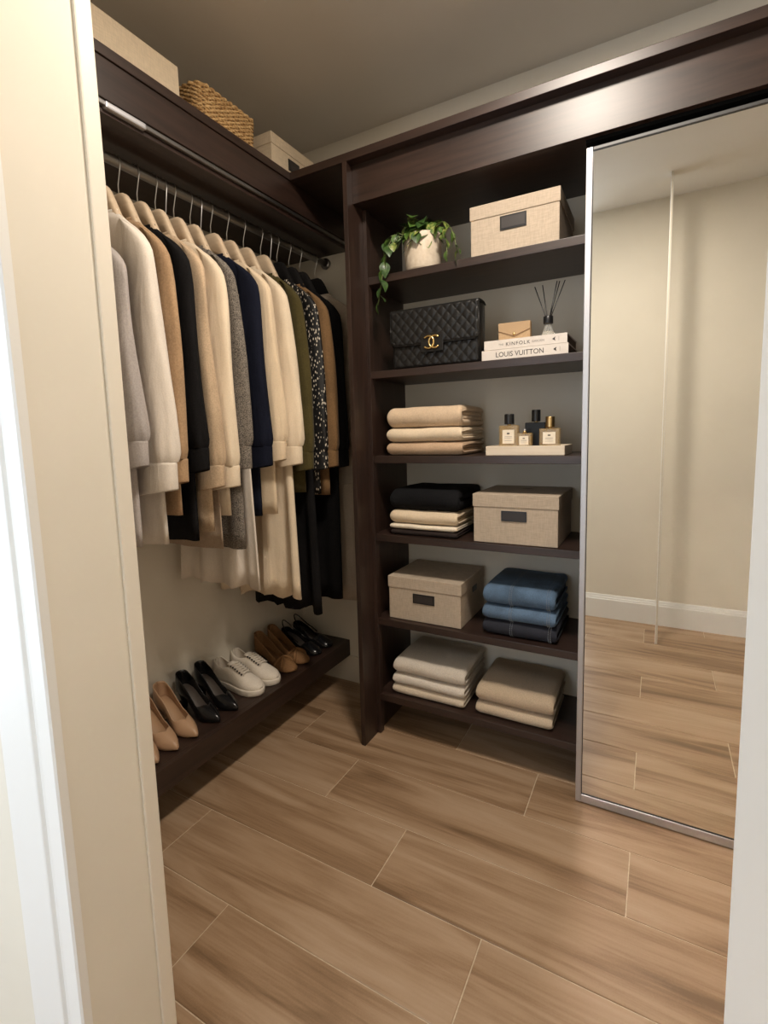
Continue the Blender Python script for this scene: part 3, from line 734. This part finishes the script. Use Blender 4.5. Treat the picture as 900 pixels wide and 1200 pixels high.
def leaf_mat(nm, a, b):
    t = NT(nm); co = t.coord((1, 1, 1), True); n = t.n('ShaderNodeTexNoise'); n.inputs['Scale'].default_value = 70; n.inputs['Detail'].default_value = 2; t.l(co, n.inputs[0])
    t.l(t.ramp(n.outputs[0], [(.40, a), (.66, b)]), t.b.inputs['Base Color']); t.b.inputs['Roughness'].default_value = .38; return t.m
LM = [leaf_mat('leaf_green', lin((60, 90, 36)), lin((96, 124, 56))), leaf_mat('leaf_variegated', lin((72, 98, 40)), lin((150, 156, 84))), leaf_mat('leaf_dark', lin((44, 70, 32)), lin((66, 94, 44)))]
LME = []
for k, m in enumerate(LM):
    for dr in (.15, .5):
        me = leaf_mesh(.050, .022, dr); me.materials.append(m); LME.append(me)
stem_m = plain('vine_stem', lin((92, 104, 52)), .5)
rp = random.Random(12)
def leaf(p, az, el, s=1, k=None, roll=0):
    o = link('leaf', LME[rp.randrange(6) if k is None else k], None, pp)
    o.location = p; o.rotation_euler = (roll, -el, az); o.scale = (s, s, s)
def vine(path, every, s=1., start=0):
    tube('stem', path, [.0017]*(len(path)-1)+[.0008], stem_m, pp, 5)
    for i in range(start, len(path)):
        if i % every: continue
        d = Vector(path[min(i+1, len(path)-1)])-Vector(path[max(i-1, 0)]); az0 = math.atan2(d.y, d.x)
        side = 1 if (i//every) % 2 else -1
        leaf(path[i], -PI/2+side*rp.uniform(.5, 1.4), rp.uniform(-1.2, -.4), s*rp.uniform(.75, 1.05), None, rp.uniform(-.4, .4))
def bez(P, n):
    out = []
    for i in range(n):
        u = i/(n-1); q = [Vector(p) for p in P]
        while len(q) > 1: q = [a.lerp(b, u) for a, b in zip(q, q[1:])]
        out.append(tuple(q[0]))
    return out
# crown of the plant
for k in range(74):
    a = rp.uniform(0, 2*PI); rr = rp.uniform(.01, .062); h = rp.uniform(.118, .175)-rr*.25
    if k < 18: h = rp.uniform(.155, .192)
    x, y = rr*math.cos(a), rr*math.sin(a)*.85-.006
    tube('stem', bez([(x*.4, y*.4, .106), (x*.6, y*.6, h*.8), (x, y, h)], 6), .0012, stem_m, pp, 5)
    leaf((x, y, h), math.atan2(y-.03, x*.8)+rp.uniform(-.6, .6), rp.uniform(-1.1, .3), rp.uniform(.8, 1.1), None, rp.uniform(-.5, .5))
# long vine over the left rim and down past the shelf edge, short ones at both sides
vine(bez([(-.04, -.03, .108), (-.075, -.06, .19), (-.130, -.080, .12), (-.110, -.100, .0), (-.125, -.105, -.06), (-.138, -.105, -.115)], 26), 2, .95, 4)
vine(bez([(-.04, -.02, .108), (-.10, -.05, .17), (-.140, -.07, .14), (-.115, -.085, .03)], 14), 3, .9, 4)
vine(bez([(-.03, -.03, .108), (-.07, -.07, .16), (-.10, -.09, .06)], 9), 2, .85, 3)
vine(bez([(.04, -.03, .108), (.09, -.06, .19), (.16, -.07, .13), (.150, -.075, .04), (.165, -.075, .02)], 18), 2, .8, 4)
vine(bez([(.04, -.02, .108), (.08, -.05, .17), (.125, -.06, .12), (.12, -.07, .015)], 14), 2, .75, 4)
vine(bez([(.02, -.05, .108), (.0, -.08, .15), (-.012, -.083, .075)], 8), 3, .9, 3)

# ------------------------------------------------------------------ quilted handbag
lea = noisy('black_lambskin', (.010, .0095, .009), (.016, .015, .014), (400, 400, 400), .33, .12)
hb = thing('handbag', 'black quilted leather flap handbag with gold clasp', 'handbag', (.285, .130, SH[1]+.001))
BW, BH, BD = .345, .212, .075      # local: front face at y = 0
def quilt(name, x0, x1, z0, z1, y, puff, corner, bow=0, parent=hb):
    nx, nz = 150, int(150*(z1-z0)/(x1-x0)); V = []; Fc = []
    cell = .0365
    for j in range(nz+1):
        for i in range(nx+1):
            x = x0+(x1-x0)*i/nx; z = z0+(z1-z0)*j/nz
            a = (x/cell+z/(cell*1.15)); b = (x/cell-z/(cell*1.15))
            q = (abs(math.sin(PI*a))*abs(math.sin(PI*b)))**.42
            ed = max(0, min(x-x0, x1-x, z-z0, z1-z)); f = min(1, ed/.008)
            xx, zz = x, z
            dx = max(0, corner-(x-x0)) if x < (x0+x1)/2 else max(0, corner-(x1-x))
            dz = max(0, corner-(z-z0))
            if dx > 0 and dz > 0:
                r_ = math.hypot(dx, dz)/corner; m_ = max(dx, dz)/corner
                if r_ > 0:
                    k_ = m_/r_; sx_ = 1 if x < (x0+x1)/2 else -1
                    xx = x+sx_*dx*(1-k_); zz = z+dz*(1-k_)
            V.append((xx, y-puff*q*f-.004*math.sqrt(f)-bow*math.sin(PI*(z-z0)/(z1-z0)), zz))
    for j in range(nz):
        for i in range(nx):
            p = j*(nx+1)+i; Fc.append((p, p+1, p+nx+2, p+nx+1))
    o = fixn(mk(name, V, Fc, lea, parent, True)); solidify(o, .003, 1); return o
R = []
for x in [-BW/2, -BW/2+.004, -BW/2+.012, 0, BW/2-.012, BW/2-.004, BW/2]:
    f = .5 if abs(x) > BW/2-.001 else (.86 if abs(x) > BW/2-.006 else 1); ring = []
    for j in range(28):
        a = 2*PI*j/28; c, s = math.cos(a), math.sin(a)
        yy = BD/2+.006+(BD/2-.006)*f*math.copysign(abs(c)**.35, c); zz = BH/2-.002+(BH/2-.002-(1-f)*.006)*math.copysign(abs(s)**.35, s)
        yy += -.010*max(0, (zz/BH-.6))*0
        ring.append((x, yy, zz))
    R.append(ring)
loft('bag_body', R, lea, hb, True, (True, True))
quilt('front_panel', -BW/2+.004, BW/2-.004, .003, .100, .006, .0030, .012)
fp = quilt('flap', -BW/2, BW/2, .082, BH+.001, -.002, .0036, .022)
R = [[(x, .004+.03*math.cos(a)*0+(-.006 if k == 0 else 0)+[0, .004, .02, .05, .07][k], BH+[0, .004, .005, .004, -.004][k]) for x in (-BW/2, -BW/4, 0, BW/4, BW/2)] for k in range(5)]
solidify(loft('flap_top', R, lea, hb, False), .003)
pr = [(-BW/2, -.008, BH-.01)]
pb = [(-BW/2+.001, -.0065, .205), (-BW/2+.001, -.0065, .105), (-BW/2+.006, -.0065, .090), (-BW/2+.020, -.0065, .083), (0, -.0065, .082), (BW/2-.020, -.0065, .083), (BW/2-.006, -.0065, .090), (BW/2-.001, -.0065, .105), (BW/2-.001, -.0065, .205)]
tube('piping', pb, .0022, lea, hb, 6)
cp = boxes('clasp_plate', [(-.047, .041, -.0125, -.006, .052, .120)], lea, hb, .0028)
def cring(cx, start, end, R_=.0215, r=.0040):
    P = []
    for k in range(27):
        a = start+(end-start)*k/26; P.append((cx+R_*math.cos(a), -.0150, .086+R_*1.0*math.sin(a)))
    return tube('clasp_emblem', P, r, M['gold'], cp, 8)
cring(-.0150, math.radians(-136), math.radians(136)); cring(.0090, math.radians(44), math.radians(316))
for x in (-BW*.32, BW*.26):
    t = tube('chain_eyelet', [(x+.009*math.cos(2*PI*k/16), .03, BH+.006+.005*math.sin(2*PI*k/16)) for k in range(17)], .0016, M['brass'], hb, 6)
P = []
for k in range(46):
    u = k/45; P.append((-BW*.32+BW*.58*u, .045+.012*math.sin(PI*u), BH+.0065+.0008*(-1)**k))
tube('chain_strap', P, .0024, M['dark_metal'], hb, 6)

# ------------------------------------------------------------------ books
cov = noisy('grey_white_cover', lin((214, 205, 196)), lin((220, 212, 203)), (40, 40, 40), .55, 0)
pgm = noisy('page_edges', lin((92, 78, 68)), lin((120, 104, 90)), (5, 5, 900), .9, .2)
ink = plain('printed_ink', lin((38, 35, 36)), .6); inkl = plain('grey_ink', lin((120, 112, 108)), .6)
def book(label, x0, x1, y0, y1, z0, h, titles, rz=0):
    b = thing('book', label, 'book', (x0, y0, z0), rz, 'books under the envelope pouch'); W, D = x1-x0, y1-y0
    boxes('cover', [(0, W, .001, D, 0, .0022), (0, W, .001, D, h-.0022, h), (0, W, 0, .0032, 0, h)], cov, b, .0006)
    box('pages', .004, W-.003, .003, D-.004, .0022, h-.0022, pgm, b)
    for (tx, body, size, m, sp, sx) in titles:
        text('spine_title', body, size, m, b, (tx, -.0002, h*.5-size*.36), (PI/2, 0, 0), .0002, sx, 'LEFT', sp)
    mk('spine_mark', [(W-.046, -.0006, h*.5), (W-.036, -.0006, h*.5+.0065), (W-.038, -.0006, h*.5), (W-.036, -.0006, h*.5-.0065)], [(0, 3, 2, 1)], ink, b)
    box('spine_line', W-.026, W-.0252, -.0005, .0005, h*.28, h*.72, inkl, b)
    return b
book('thick pale book lettered in bold capitals, lower of two', .470, .752, .112, .330, SH[1]+.001, .0325, [(.048, 'LOUIS VUITTON', .0230, ink, 1.0, .94)])
book('pale book with spaced grey lettering lying on the lower book', .478, .748, .114, .325, SH[1]+.0345, .0305, [(.050, 'THE', .0085, inkl, 1.1, 1), (.074, 'KINFOLK', .0165, ink, 1.25, 1), (.160, 'GARDEN', .0095, inkl, 1.05, 1)])
ZBK = SH[1]+.0655
# envelope pouch
tl = noisy('tan_card_leather', lin((178, 148, 112)), lin((190, 160, 124)), (150, 150, 150), .6, .08)
ev = thing('envelope_pouch', 'small tan leather envelope pouch standing on the books', 'pouch', (.557, .205, ZBK), math.radians(3))
box('pouch_body', -.055, .055, 0, .030, 0, .072, tl, ev, .003)
fp_ = mk('flap', [(-.055, -.0012, .070), (.055, -.0012, .070), (.004, -.0022, .026), (-.004, -.0022, .026), (-.055, .001, .070), (.055, .001, .070), (.004, .001, .026), (-.004, .001, .026), (-.054, -.0012, .044), (.054, -.0012, .044), (-.054, .001, .044), (.054, .001, .044)],
          [(0, 8, 3, 2, 9, 1), (8, 10, 7, 3), (3, 7, 6, 2), (2, 6, 11, 9), (0, 1, 5, 4)], plain('tan_flap', lin((176, 146, 110)), .6), ev)
tube('flap_seam', [(-.054, -.0024, .044), (-.004, -.0034, .0255), (.004, -.0034, .0255), (.054, -.0024, .044)], .0007, plain('dark_thread', lin((120, 84, 52)), .7), ev, 5)
s_ = lathe('snap_button', [(.0001, 0), (.0045, 0), (.0045, .0016), (.003, .0026), (.0001, .003)], M['gold'], ev, 16); s_.location = (0, -.0024, .031); s_.rotation_euler = (PI/2, 0, 0)
# reed diffuser
def glass(nm, col, alpha, rough=.05):
    t = NT(nm); t.b.inputs['Base Color'].default_value = (*col, 1); t.b.inputs['Alpha'].default_value = alpha; t.b.inputs['Roughness'].default_value = rough
    t.b.inputs['Specular IOR Level'].default_value = .6; return t.m
gl = glass('clear_glass', (.80, .80, .76), .16); amber = glass('amber_scent', (.50, .33, .12), .42); oil = glass('clear_oil', (.70, .64, .50), .45)
rdif = thing('reed_diffuser', 'clear glass reed diffuser with black reeds on the books', 'diffuser', (.672, .205, ZBK+.0005))
lathe('flask', [(.0001, 0), (.024, 0), (.0265, .003), (.0262, .008), (.0095, .048), (.0085, .055), (.0070, .055), (.008, .047), (.0245, .008), (.024, .003), (.0001, .0025)], gl, rdif, 32)
lathe('oil', [(.0001, .003), (.0236, .0032), (.0240, .008), (.0172, .024), (.0001, .024)], oil, rdif, 32)
lathe('collar_cap', [(.0092, .0505), (.0155, .0505), (.0160, .053), (.0160, .073), (.0150, .0745), (.006, .0745), (.0055, .056), (.0092, .0505)], M['black'], rdif, 24)
for dx, dy, hz in ((-.046, .004, .178), (-.022, .012, .182), (.028, -.004, .184), (.034, .010, .186), (.052, .004, .185)):
    tube('reed', [(-dx*.25, -dy*.25, .006), (dx*.12, dy*.1, .066), (dx, dy, hz)], .0017, M['black'], rdif, 6)

# ------------------------------------------------------------------ tray with perfume bottles
tr = thing('tray', 'shallow pale wooden tray holding four perfume bottles', 'tray', (.611, .205, SH[2]+.001))
trm = woodgrain('whitewashed_wood', lin((214, 198, 176)), lin((228, 214, 194)), 0, .55, .4)
TW, TD, TH = .264, .150, .032
boxes('tray_base', [(-TW/2+.008, TW/2-.008, -TD/2+.006, TD/2-.006, 0, .0265)], trm, tr, .0005)
box('tray_rim', -TW/2, TW/2, -TD/2-.006, -TD/2+.006, 0, TH, trm, tr, .0015); box('tray_rim', -TW/2, TW/2, TD/2-.006, TD/2+.006, 0, TH, trm, tr, .0015)
box('tray_rim', -TW/2, -TW/2+.008, -TD/2+.006, TD/2-.006, 0, TH, trm, tr, .0015); box('tray_rim', TW/2-.008, TW/2, -TD/2+.006, TD/2-.006, 0, TH, trm, tr, .0015)
ZTR = SH[2]+.0278
lab_m = noisy('paper_label', lin((232, 220, 200)), lin((238, 227, 208)), (80, 80, 80), .7, 0)
def bottle(label, x, y, W, D, H, capm, cap_r, cap_h, liquid, body_m, labelled, atom=False):
    r = thing('perfume_bottle', label, 'perfume', (x, y, ZTR), 0, 'perfume bottles on the tray')
    b = box('bottle_body', -W/2, W/2, -D/2, D/2, 0, H, body_m, r, .003, 3)
    if liquid: box('scent', -W/2+.005, W/2-.005, -D/2+.005, D/2-.005, .006, H*.82, liquid, r, .002)
    lathe('neck', [(.0065, H-.001), (.0065, H+.004), (.0055, H+.008), (.0001, H+.008)], M['brass'], r, 20)
    if atom:
        lathe('atomiser', [(.004, H+.004), (.0045, H+.012), (.003, H+.014), (.0001, H+.0145)], M['alu'], r, 16)
    else:
        lathe('cap', [(.0001, H+.004), (cap_r, H+.004), (cap_r*1.01, H+.006), (cap_r, H+.004+cap_h-.002), (cap_r*.93, H+.004+cap_h), (.0001, H+.004+cap_h)], capm, r, 28)
    if labelled:
        l = box('paper_label', -W*.31, W*.31, -D/2-.0008, -D/2+.0004, H*.16, H*.80, lab_m, r)
        box('label_mark', -W*.07, W*.07, -D/2-.0013, -D/2-.0006, H*.60, H*.66, ink, l)
        for q in (.48, .42, .30): box('label_line', -W*.2, W*.2, -D/2-.0011, -D/2-.0006, H*q, H*q+.0009, inkl, l)
    return r
bottle('clear perfume bottle with black cap and cream label on the tray', .547, .182, .066, .030, .076, M['black'], .0165, .036, None, amber, True)
bottle('smallest clear perfume bottle without a cap on the tray', .604, .168, .050, .026, .048, None, 0, 0, None, amber, True, True)
bottle('black perfume bottle with tall black cap behind the others', .630, .226, .070, .034, .084, M['black'], .0150, .040, None, plain('black_glass', (.006, .006, .006), .4, spec=.25), False)
bottle('amber perfume bottle with round gold cap on the tray', .686, .182, .066, .032, .062, M['brass'], .0150, .036, None, amber, True)

# ------------------------------------------------------------------ folded clothes and towels
def folded(name, label, cat, x0, x1, y0, y1, z0, H, mat, group, layers=2, seed=0, edge_mat=None, soft=.006, sag=.004, deep=None, bulge=.004):
    """cloth folded with its fold to the front: an outer wrap seen as a C from the side, with inner layers between"""
    rnd = random.Random(seed); W, D = x1-x0, y1-y0
    r = thing(name, label, cat, ((x0+x1)/2, y0, z0), 0, group)
    def profile(h0, h1, ya, yb, th, n=9):
        """closed outline in (y,z) of a sheet wrapped round the front: bottom h0..top h1, front at ya, back at yb"""
        mid = (h0+h1)/2; R_ = (h1-h0)/2; out = []; inn = []
        fr = min(R_*1.1, .035)
        out.append((yb, h0))
        for k in range(n+1):
            a = -PI/2-PI*k/n; out.append((ya+fr+fr*math.cos(a), mid+R_*math.sin(a)))
        out.append((ya+(yb-ya)*.5, h1+.001)); out.append((yb, h1-.002))
        ri = max(.0012, R_-th); fi = max(.003, fr-th)
        inn.append((yb, h1-th))
        for k in range(n+1):
            a = PI/2+PI*k/n; inn.append((ya+th+fi+fi*math.cos(a), mid+ri*math.sin(a)))
        inn.append((yb, h0+th))
        return out+inn
    def sweep(nm, pr, xa, xb, amp, m):
        nx = 30; R = []; p1, p2 = rnd.uniform(0, 6), rnd.uniform(0, 6)
        xs_ = [xa, xa+.0015, xa+.006, xa+.016]+[xa+.016+(xb-xa-.022)*i/nx for i in range(1, nx)]+[xb-.006, xb-.0015, xb]
        cz = sum(p[1] for p in pr)/len(pr); cy = sum(p[0] for p in pr)/len(pr)
        for x in xs_:
            d = min(x-xa, xb-x); f = 1 if d > .015 else (1-(1-d/.015)**2*.32)
            ring = []
            for (y, z) in pr:
                wz = amp*(math.sin(x*31+p1+y*14)+.6*math.sin(x*67+p2+y*25))*min(1, z/max(H, .01)*1.3)
                zz = cz+(z-cz)*f+wz*.6; yy = cy+(y-cy)*(1-(1-f)*.10)+amp*.8*math.sin(x*23+p2+z*60)
                ring.append((x, yy, max(.0002, zz)))
            R.append(ring)
        return loft(nm, R, m, r, True, (True, True))
    th = H/(2*layers)*.88
    sweep('outer_fold', profile(.0004, H, 0, D, th), -W/2, W/2, soft*.22, mat)
    if layers > 1:
        g_ = H-2*th
        for k in range(layers-1):
            a = th+g_*k/(layers-1)+.0016; b = th+g_*(k+1)/(layers-1)-.0016
            sweep('inner_fold', profile(a, b, .012+th*.6, D-.004, (b-a)*.47), -W/2+.004, W/2-.003-.004*rnd.random(), soft*.12, mat)
    return r
kn = dict(oat=fabric('oat_knit', cl(208, 184, 156), 200, .12), ivory=fabric('ivory_knit', cl(222, 203, 176), 200, .10), beige=fabric('beige_knit', cl(186, 158, 130), 200, .14), black=fabric('black_knit', (.010, .010, .011), 240, .3),
          cream=fabric('cream_knit', cl(218, 198, 170), 220, .10), char=fabric('charcoal_knit', cl(52, 44, 42), 220, .2), white=fabric('soft_white_knit', cl(228, 216, 196), 220, .1))
def terry(nm, col): return noisy(nm, mul(col, .82), mul(col, 1.12), (420, 420, 420), .95, .9, 3, .004, .1, .2)
tw = dict(a=terry('pale_grey_terry', cl(222, 211, 196)), b=terry('white_terry', cl(232, 222, 208)), c=terry('cream_terry', cl(226, 209, 186)), d=terry('sand_terry', cl(204, 182, 155)), e=terry('light_sand_terry', cl(214, 194, 168)))
G3 = 'folded knits on the third shelf'
folded('folded_sweater', 'beige folded knit at the bottom of the three-knit stack beside the tray', 'sweater', .078, .388, .132, .400, SH[2]+.001, .050, kn['beige'], G3, 2, 1)
folded('folded_sweater', 'ivory folded knit in the middle of the three-knit stack beside the tray', 'sweater', .080, .386, .130, .400, SH[2]+.0525, .052, kn['ivory'], G3, 2, 2)
folded('folded_sweater', 'thick oatmeal folded knit on top of the three-knit stack beside the tray', 'sweater', .082, .384, .132, .400, SH[2]+.1060, .078, kn['oat'], G3, 2, 3)
G4 = 'folded knits on the fourth shelf'
folded('folded_sweater', 'charcoal folded knit at the bottom of the stack under the black sweater', 'sweater', .092, .366, .124, .392, SH[3]+.001, .024, kn['char'], G4, 1, 4)
folded('folded_sweater', 'thin soft white folded knit lying on the charcoal one', 'sweater', .088, .366, .122, .392, SH[3]+.0262, .018, kn['white'], G4, 1, 5)
folded('folded_sweater', 'cream folded knit directly under the black folded sweater', 'sweater', .090, .368, .122, .394, SH[3]+.0457, .052, kn['cream'], G4, 2, 6)
folded('folded_sweater', 'thick black folded sweater topping the stack beside the linen box', 'sweater', .090, .372, .124, .398, SH[3]+.0990, .082, kn['black'], G4, 1, 7)
GT = 'folded towels on the bottom shelf'
folded('folded_towel', 'cream folded towel at the bottom of the stack of three', 'towel', .076, .384, .132, .398, SH[5]+.001, .040, tw['c'], GT, 2, 8)
folded('folded_towel', 'white folded towel in the middle of the stack of three', 'towel', .078, .386, .130, .398, SH[5]+.0425, .045, tw['b'], GT, 2, 9)
folded('folded_towel', 'pale grey-beige folded towel on top of the stack of three', 'towel', .082, .388, .130, .398, SH[5]+.0890, .062, tw['a'], GT, 2, 10)
folded('folded_towel', 'light sand folded towel at the bottom of the stack of two', 'towel', .432, .712, .132, .396, SH[5]+.001, .050, tw['e'], GT, 2, 11)
folded('folded_towel', 'sand-coloured folded towel on top of the stack of two', 'towel', .434, .716, .130, .398, SH[5]+.0525, .066, tw['d'], GT, 2, 12)
def denim(nm, c):
    t = NT(nm); co = t.coord((1, 1, 1), True)
    n = t.n('ShaderNodeTexNoise'); n.inputs['Scale'].default_value = 420; n.inputs['Detail'].default_value = 2; t.l(co, n.inputs[0])
    n2 = t.n('ShaderNodeTexNoise'); n2.inputs['Scale'].default_value = 16; n2.inputs['Detail'].default_value = 4; t.l(co, n2.inputs[0])
    a = t.n('ShaderNodeMath', operation='MULTIPLY_ADD'); a.inputs[1].default_value = .5; t.l(n.outputs[0], a.inputs[0])
    m = t.n('ShaderNodeMath', operation='MULTIPLY'); m.inputs[1].default_value = .5; t.l(n2.outputs[0], m.inputs[0]); t.l(m.outputs[0], a.inputs[2])
    t.l(t.ramp(a.outputs[0], [(.34, mul(c, .62)), (.66, mul(c, 1.5))]), t.b.inputs['Base Color']); t.b.inputs['Roughness'].default_value = .9
    t.bump(n.outputs[0], .4, .0012); return t.m
GJ = 'folded jeans on the fifth shelf'
thread = plain('seam_thread', lin((136, 140, 146)), .8)
def jeans(label, x0, x1, y0, z0, H, c, seed):
    r = folded('folded_jeans', label, 'jeans', x0, x1, y0, y0+.275, z0, H, c, GJ, 2, seed)
    W = x1-x0
    for sx in (-.03, W*.5-.028):                       # two rows of stitching running over the front fold
        V = []; Fc = []
        for col in (0, .007):
            n = 15
            for k in range(n):
                fr = min(H/2*1.1, .035); a = PI/2+PI*k/n*.98; y = fr+fr*math.cos(a)-.0012; z = H/2+H/2*math.sin(a)
                q = len(V); w_ = .0012; h_ = .0016
                V += [(sx+col-w_, y, z-h_), (sx+col+w_, y, z-h_), (sx+col+w_, y-.0008, z+h_), (sx+col-w_, y-.0008, z+h_)]; Fc.append((q, q+1, q+2, q+3))
            for k in range(10):
                y = .04+.02*k; q = len(V)
                V += [(sx+col-.0009, y-.004, H+.0022), (sx+col+.0009, y-.004, H+.0022), (sx+col+.0009, y+.004, H+.0022), (sx+col-.0009, y+.004, H+.0022)]; Fc.append((q, q+1, q+2, q+3))
        o = mk('stitching', V, Fc, thread, r); o['kind'] = 'stuff'
    return r
jeans('dark indigo folded jeans at the bottom of the jeans stack', .462, .724, .130, SH[4]+.001, .055, denim('indigo_denim', cl(34, 36, 46)), 21)
jeans('mid blue folded jeans in the middle of the jeans stack', .462, .720, .128, SH[4]+.0575, .055, denim('mid_denim', cl(84, 106, 130)), 22)
jeans('blue folded jeans on top of the jeans stack', .464, .718, .130, SH[4]+.1140, .070, denim('blue_denim', cl(78, 100, 124)), 23)
